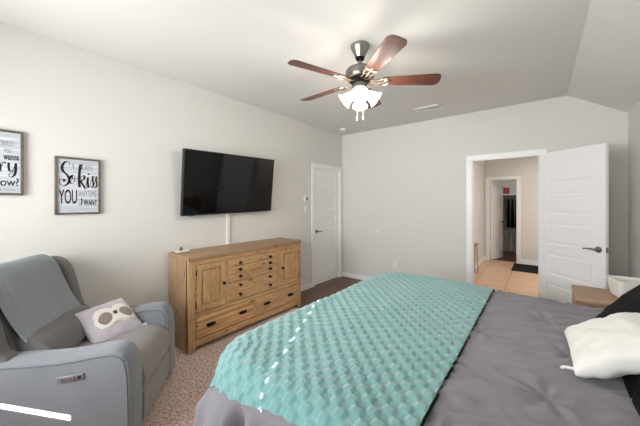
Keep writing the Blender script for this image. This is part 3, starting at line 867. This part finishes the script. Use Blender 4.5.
ER = .10
tufts = []
def unproj(px, py, z):
    F = Vector((-math.sin(R(38.5)), math.cos(R(38.5)), 0)); Rt = Vector((math.cos(R(38.5)), math.sin(R(38.5)), 0))
    d = F + Rt * ((px - 320) / 277.) + Vector((0, 0, (202 - py) / 277.)); t_ = (z - 1.44) / d.z
    return d * t_
for ix in (.12, -.27, -.66):
    for iy in (.92, 1.36, 1.80, 2.24, 2.66): tufts.append((ix - .10 * ((round(iy * 100) // 44) % 2), iy))
RC = .17                     # rounding of the bed's corners seen from above
def drape(cx_, cy_, r, top, grow, flare, amp, seed):
    ix0, iy0, iy1 = X0 + ER + RC, Y0 + ER + RC, Y1 - ER - RC
    qx = max(cx_, ix0); qy = min(max(cy_, iy0), iy1)
    dx, dy = cx_ - qx, cy_ - qy
    dm = (dx ** 4 + dy ** 4) ** .25
    if dm < 1e-9: return Vector((cx_, cy_, top)), 0
    l = math.hypot(dx, dy); nx, ny_ = dx / l, dy / l
    d = dm - RC; hang = 0
    if d <= 0: h_, dz = dm, 0
    elif d < r * PI / 2: h_, dz = RC + r * math.sin(d / r), r * (1 - math.cos(d / r))
    else:
        hang = d - r * PI / 2; h_ = RC + r + flare * hang; dz = r + hang * math.sqrt(1 - flare * flare)
    w = noise.noise(Vector((qx * 4 + nx * 1.3 + seed, qy * 4 + ny_ * 1.3, seed))) + .6 * noise.noise(Vector((qx * 11 + nx * 4.1, qy * 11 + ny_ * 4.1, seed + 4)))
    corner = min(abs(nx), abs(ny_)) * 1.4
    w += .45 * corner * math.sin(math.atan2(ny_, nx) * 11 + 1)
    w += 1.5 * math.sin(46 * (qx - ix0) + 1.1) * math.exp(-abs(qx - ix0) / .4) * abs(ny_) ** 3
    h_ += amp * (1 + .8 * corner) * min(1, hang / .14) * w
    h_ += .03 * corner * hang
    return Vector((qx + nx * h_, qy + ny_ * h_, top - dz)), hang

def cloth_grid(xs, ys_of, ny, fn):
    bm = bmesh.new(); g = []
    for i, x in enumerate(xs):
        a, c = ys_of(x); g.append([bm.verts.new(fn(x, a + (c - a) * j / ny)) for j in range(ny + 1)])
    for i in range(len(g) - 1):
        for j in range(ny): bm.faces.new((g[i][j], g[i + 1][j], g[i + 1][j + 1], g[i][j + 1]))
    return bm
def comf(x, y):
    p, hang = drape(x, y, ER, TOP, 0, .08, .042, 2.0)
    k = max(0, 1 - hang / .1)
    wv = .006 * noise.noise(Vector((x * 2.6, y * 3.1, 1)))
    a = x * .75 + y * .55; b2 = -x * .5 + y * .9
    ridge = 1 - abs(noise.noise(Vector((a * 2.2, b2 * 17, 5)))) * 2
    wv += .012 * max(0, ridge) ** 4
    ridge = 1 - abs(noise.noise(Vector((a * 9 + 4, -b2 * 9, 8)))) * 2
    wv += .006 * max(0, ridge) ** 4
    for (tx, ty) in tufts:
        dd = (x - tx) ** 2 + (y - ty) ** 2
        if dd < .09:
            d_ = math.sqrt(dd); wv -= .026 * math.exp(-d_ / .03)
            th = math.atan2(y - ty, x - tx); wv += .007 * math.sin(th * 7 + tx * 9) * math.exp(-((d_ - .07) / .05) ** 2)
    if p.z < TOP - .02: k *= .3
    k *= .12 + .88 * min(1, max(0, (x - XE + .06) / .08))
    p.z += wv * k
    if p.z < .03: p.z = .03
    return p
XE = -.305
LC = ER * PI / 2 + .50
nx = 190
xs = [X0 + ER - LC + (X1 - .02 - (X0 + ER - LC)) * i / nx for i in range(nx + 1)]
bm = cloth_grid(xs, lambda x: (Y0 + ER - LC, Y1 - ER + LC), 250, comf)
cf = obj('comforter', bm, 'comforter', None, 180); tag(cf, 'grey tufted comforter spread over the bed and hanging to the floor', 'comforter')

# teal throw: raised checker squares
cell = .041
PU = cell * math.sqrt(2)
def puff(x, y):
    x, y = x + .004 * noise.noise(Vector((x * 14, y * 14, 3))), y + .004 * noise.noise(Vector((x * 14, y * 14, 9)))
    u, v_ = (x + y) / math.sqrt(2) / PU, (x - y) / math.sqrt(2) / PU
    du, dv = (u - round(u)) * PU, (v_ - round(v_)) * PU
    a = cell * .545
    fx, fy = (du + dv) / math.sqrt(2) / a, (du - dv) / math.sqrt(2) / a
    if abs(fx) >= 1 or abs(fy) >= 1: return 0
    return (.0082 + .0022 * noise.noise(Vector((round(u) * 3.7, round(v_) * 5.3, 2)))) * ((1 - fx ** 6) * (1 - fy ** 6)) ** .7
GAP = .016
def throw0(x, y):
    p, hang = drape(x, y, ER + GAP, TOP + GAP, 0, .10, .022, 2.0)
    p.z += .008 * noise.noise(Vector((x * 2.6, y * 3.1, 1))) + .006 * noise.noise(Vector((x * 5, y * 5, 7)))
    return p
def throw_fn(x, y):
    e = .006
    p = throw0(x, y); n = (throw0(x + e, y) - p).cross(throw0(x, y + e) - p)
    n.normalize()
    h_ = puff(x, y) + .0022 * noise.noise(Vector((x * 110, y * 110, 0)))
    return p + n * h_
XE = -.305
LT = (ER + GAP) * PI / 2
tx0 = X0 + ER - LT - .34
nx = 235
xs = [tx0 + (XE - tx0) * i / nx for i in range(nx + 1)]
def hem(x): return (.612 + .152 * (x + 1.15) + .005 * math.sin(x * 14) + .003 * math.sin(x * 75), Y1 - ER + LT + .28)
bm = cloth_grid(xs, hem, 420, throw_fn)
for v in bm.verts:
    if v.co.x > XE - .5: v.co.x += 0
th = thing('throw_blanket', 'teal plush throw with raised squares spread over the foot of the bed', 'blanket', (0, 0, 0))
obj('pile', bm, 'teal', th, 180)
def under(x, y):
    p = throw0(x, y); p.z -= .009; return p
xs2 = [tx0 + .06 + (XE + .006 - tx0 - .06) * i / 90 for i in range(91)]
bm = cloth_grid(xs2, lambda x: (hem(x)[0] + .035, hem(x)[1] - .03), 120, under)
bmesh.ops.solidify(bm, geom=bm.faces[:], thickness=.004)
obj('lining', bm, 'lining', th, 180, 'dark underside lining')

# black shams leaning on the headboard
def sham(yc, w, label):
    c = Vector((.437, yc, .908)); up = Vector((.62, 0, .75)).normalized()
    m4 = frame_from(c, (0, -1, 0), up)
    bm = pillow_bm(w, .54, .13, 32, .05, .010, yc)
    for v in bm.verts: v.co = m4 @ v.co
    o = obj('pillow_sham', bm, 'velvet', None, 180); return tag(o, label, 'pillow', 'black shams at the head of the bed')
sham(1.99, .92, 'black velvet pillow at the head of the bed, beyond the white cushion')
sham(1.075, .91, 'black velvet pillow at the head of the bed, nearer than the white cushion')
# white cushion
Lc, Bc, Tc = Vector((.125, 1.985, .738)), Vector((.135, 1.535, .738)), Vector((.305, 2.02, .842))
ux = Bc - Lc; uy = Tc - Lc
wc = thing('white_cushion', 'white cotton cushion leaning against the black pillows', 'cushion')
wc.matrix_world = frame_from(Lc + ux / 2 + uy * .72, ux, uy)
obj('cover', pillow_bm(.46, .35, .15, 34, .05, .010, 9, .36), 'white_cloth', wc, 180)
bm = bmesh.new(); add_tube(bm, catmull([(.205, -.150, .0), (.20, -.175, .012), (.185, -.20, .016), (.17, -.215, .008)], 5), .006, 8); obj('tie', bm, 'white_cloth', wc, 60)

# ------------------------------------------------------------------ nightstand and bin
NX0, NX1, NY0, NY1, NH = .215, .735, 2.93, 3.36, .70
ns = thing('nightstand', 'brown wooden nightstand on the far side of the bed', 'nightstand', ((NX0 + NX1) / 2, (NY0 + NY1) / 2, 0))
ox, oy = ns.location.x, ns.location.y
def npart(name, lo, hi, bev=.003, parent=None):
    return obj(name, bx((lo[0] - ox, lo[1] - oy, lo[2]), (hi[0] - ox, hi[1] - oy, hi[2]), bev), 'stand', parent or ns)
npart('top', (NX0, NY0, NH - .03), (NX1, NY1, NH), .004)
npart('side_panel', (NX0 + .02, NY0 + .01, .12), (NX1 - .02, NY0 + .03, NH - .03))
npart('side_panel', (NX0 + .02, NY1 - .03, .12), (NX1 - .02, NY1 - .01, NH - .03))
npart('back_panel', (NX1 - .035, NY0 + .03, .12), (NX1 - .02, NY1 - .03, NH - .03))
npart('shelf', (NX0 + .03, NY0 + .03, .12), (NX1 - .035, NY1 - .03, .14))
for z0, z1 in ((.145, .395), (.405, .665)):
    dd = npart('drawer', (NX0 + .005, NY0 + .033, z0), (NX0 + .03, NY1 - .033, z1))
    bm = bmesh.new(); add_lathe(bm, [(.001, 0), (.006, 0), (.006, .012), (.014, .018), (.001, .026)], 16, Matrix.Translation((NX0 + .005 - ox, 0, (z0 + z1) / 2)) @ Matrix.Rotation(R(-90), 4, 'Y'), False); obj('knob', bm, 'black_metal', dd, 50)
for sx in (NX0 + .04, NX1 - .06):
    for sy in (NY0 + .03, NY1 - .05): npart('leg', (sx, sy, 0), (sx + .03, sy + .03, .125))
bn = thing('storage_bin', 'pale grey fabric bin with a gold patch standing on the nightstand', 'bin', (.565, 3.165, NH), R(12))
bm = bmesh.new()
def ring(w, d, z, r=.03, n=6):
    pts = []
    for cx_, cy_, a0 in ((w - r, d - r, 0), (-w + r, d - r, 90), (-w + r, -d + r, 180), (w - r, -d + r, 270)):
        for k in range(n + 1): a = R(a0 + 90 * k / n); pts.append((cx_ + r * math.cos(a), cy_ + r * math.sin(a), z))
    return [bm.verts.new(p) for p in pts]
rs = [ring(.10, .085, 0), ring(.112, .095, .01), ring(.125, .108, .125), ring(.128, .111, .14), ring(.118, .101, .14), ring(.112, .095, .02)]
for a, c in zip(rs, rs[1:]):
    n = len(a)
    for i in range(n): bm.faces.new((a[i], a[(i + 1) % n], c[(i + 1) % n], c[i]))
bm.faces.new(rs[0]); bm.faces.new(rs[-1][::-1])
obj('body', bm, 'white_cloth', bn, 50)
bm = bmesh.new(); add_box(bm, (-.03, -.107, .05), (.03, -.101, .10), .0025, 2); obj('patch', bm, plain('gold_patch', (172, 140, 98), .6, 0, .25, 60), bn)

# ------------------------------------------------------------------ ceiling fan
fan = thing('ceiling_fan', 'five blade ceiling fan with dark red wood blades and lit glass shades', 'ceiling fan', (-1.165, 1.995, CZ))
def fpart(name, prof, mat_, parent=None, seg=36):
    bm = bmesh.new(); add_lathe(bm, prof, seg, None, False); return obj(name, bm, mat_, parent or fan, 40)
fpart('canopy', [(.001, 0), (.078, 0), (.078, -.012), (.070, -.03), (.046, -.085), (.040, -.10), (.001, -.10)], 'nickel')
fpart('downrod', [(.001, -.098), (.014, -.098), (.014, -.20), (.001, -.20)], 'nickel')
fpart('coupler', [(.001, -.100), (.034, -.100), (.036, -.112), (.028, -.124), (.001, -.126)], 'black_metal')
fpart('motor_housing', [(.001, -.175), (.03, -.175), (.045, -.188), (.105, -.196), (.118, -.21), (.12, -.255), (.112, -.272), (.075, -.288), (.06, -.29), (.001, -.29)], 'nickel')
fpart('flywheel', [(.001, -.288), (.085, -.288), (.088, -.30), (.06, -.312), (.001, -.312)], 'black_metal')
fpart('switch_housing', [(.001, -.31), (.052, -.31), (.056, -.33), (.052, -.365), (.040, -.385), (.036, -.40), (.001, -.402)], 'nickel')
BZ = -.298
for k in range(5):
    a = R(-110 + 72 * k)
    mb = Matrix.Rotation(a, 4, 'Z') @ Matrix.Translation((0, 0, BZ)) @ Matrix.Rotation(R(-13), 4, 'X')
    # iron: a fork of two scrolled arms with a plate under the blade
    bm = bmesh.new()
    for s2_ in (-1, 1):
        add_tube(bm, catmull([(.07, s2_ * .012, .0), (.11, s2_ * .030, -.014), (.15, s2_ * .028, -.012), (.185, s2_ * .040, -.008), (.23, s2_ * .030, -.008)], 6), .006, 8)
    add_tube(bm, catmull([(.07, 0, .0), (.13, 0, -.018), (.20, 0, -.010), (.26, 0, -.008)], 6), .006, 8)
    add_box(bm, (.19, -.045, -.0105), (.235, .045, -.0055), .002, 1)
    for v in bm.verts: v.co = mb @ v.co
    ir = obj('blade_iron', bm, 'brass', fan, 50)
    # blade
    out = []
    N = 10
    for i in range(N + 1): x_ = .185 + .42 * i / N; out.append((x_, -(.050 + .020 * (i / N))))
    for i in range(1, 8): t_ = i / 8; out.append((.605 + .034 * math.sin(t_ * PI) ** .28 + .008 * t_, -.070 + .140 * t_))
    for i in range(N, -1, -1): x_ = .185 + .42 * i / N; out.append((x_, .050 + .020 * (i / N)))
    bm = bmesh.new(); add_prism(bm, out, 2, -.005, .002, .0015, 1)
    bl_ = obj('blade', bm, 'rosewood', fan, 40); bl_.matrix_local = mb
    for sx_, sy_ in ((.205, -.03), (.205, .03), (.25, 0)):
        bm = bmesh.new(); add_lathe(bm, [(.001, -.013), (.005, -.0125), (.005, -.010), (.001, -.010)], 10, mb @ Matrix.Translation((sx_, sy_, 0)), False)
        obj('screw', bm, 'nickel', ir, 50)
for k in range(4):
    a = R(-60 + 90 * k)
    mb = Matrix.Rotation(a, 4, 'Z') @ Matrix.Translation((.045, 0, -.385)) @ Matrix.Rotation(R(128), 4, 'Y')
    bm = bmesh.new(); add_lathe(bm, [(.001, -.02), (.016, -.02), (.022, .0), (.026, .02), (.022, .03)], 20, mb, False)
    nk = obj('socket_cup', bm, 'nickel', fan, 50)
    bm = bmesh.new(); prof = [(.026, .018), (.034, .033), (.040, .054), (.048, .080), (.058, .100), (.067, .112)]
    add_lathe(bm, prof + [(r_ - .003, z_) for r_, z_ in prof[::-1]], 28, mb, False)
    obj('glass_shade', bm, 'shade_glass', fan, 60)
    bm = bmesh.new(); add_lathe(bm, [(.001, .03), (.012, .03), (.014, .045), (.024, .07), (.026, .085), (.018, .105), (.001, .112)], 20, mb, False)
    obj('bulb', bm, 'bulb', nk, 60)
    ld = bpy.data.lights.new('bulb_light', 'POINT'); ld.energy = 5.2; ld.color = (1, .94, .86); ld.shadow_soft_size = .06
    lo_ = bpy.data.objects.new('bulb_light', ld); C.objects.link(lo_); lo_.parent = fan
    lo_.location = (mb @ Vector((0, 0, .16)))
for x_, l_ in ((.025, .185), (-.025, .19)):
    bm = bmesh.new(); cx_, cy_ = x_ * .78, x_ * .62
    add_tube(bm, [(cx_, cy_, -.395), (cx_, cy_, -.395 - l_)], .0012, 6)
    ch = obj('pull_chain', bm, 'nickel', fan)
    bm = bmesh.new(); add_lathe(bm, [(.001, 0), (.004, -.002), (.0065, -.02), (.005, -.034), (.001, -.036)], 12, Matrix.Translation((cx_, cy_, -.395 - l_)), False)
    obj('fob', bm, 'plastic', ch, 50)
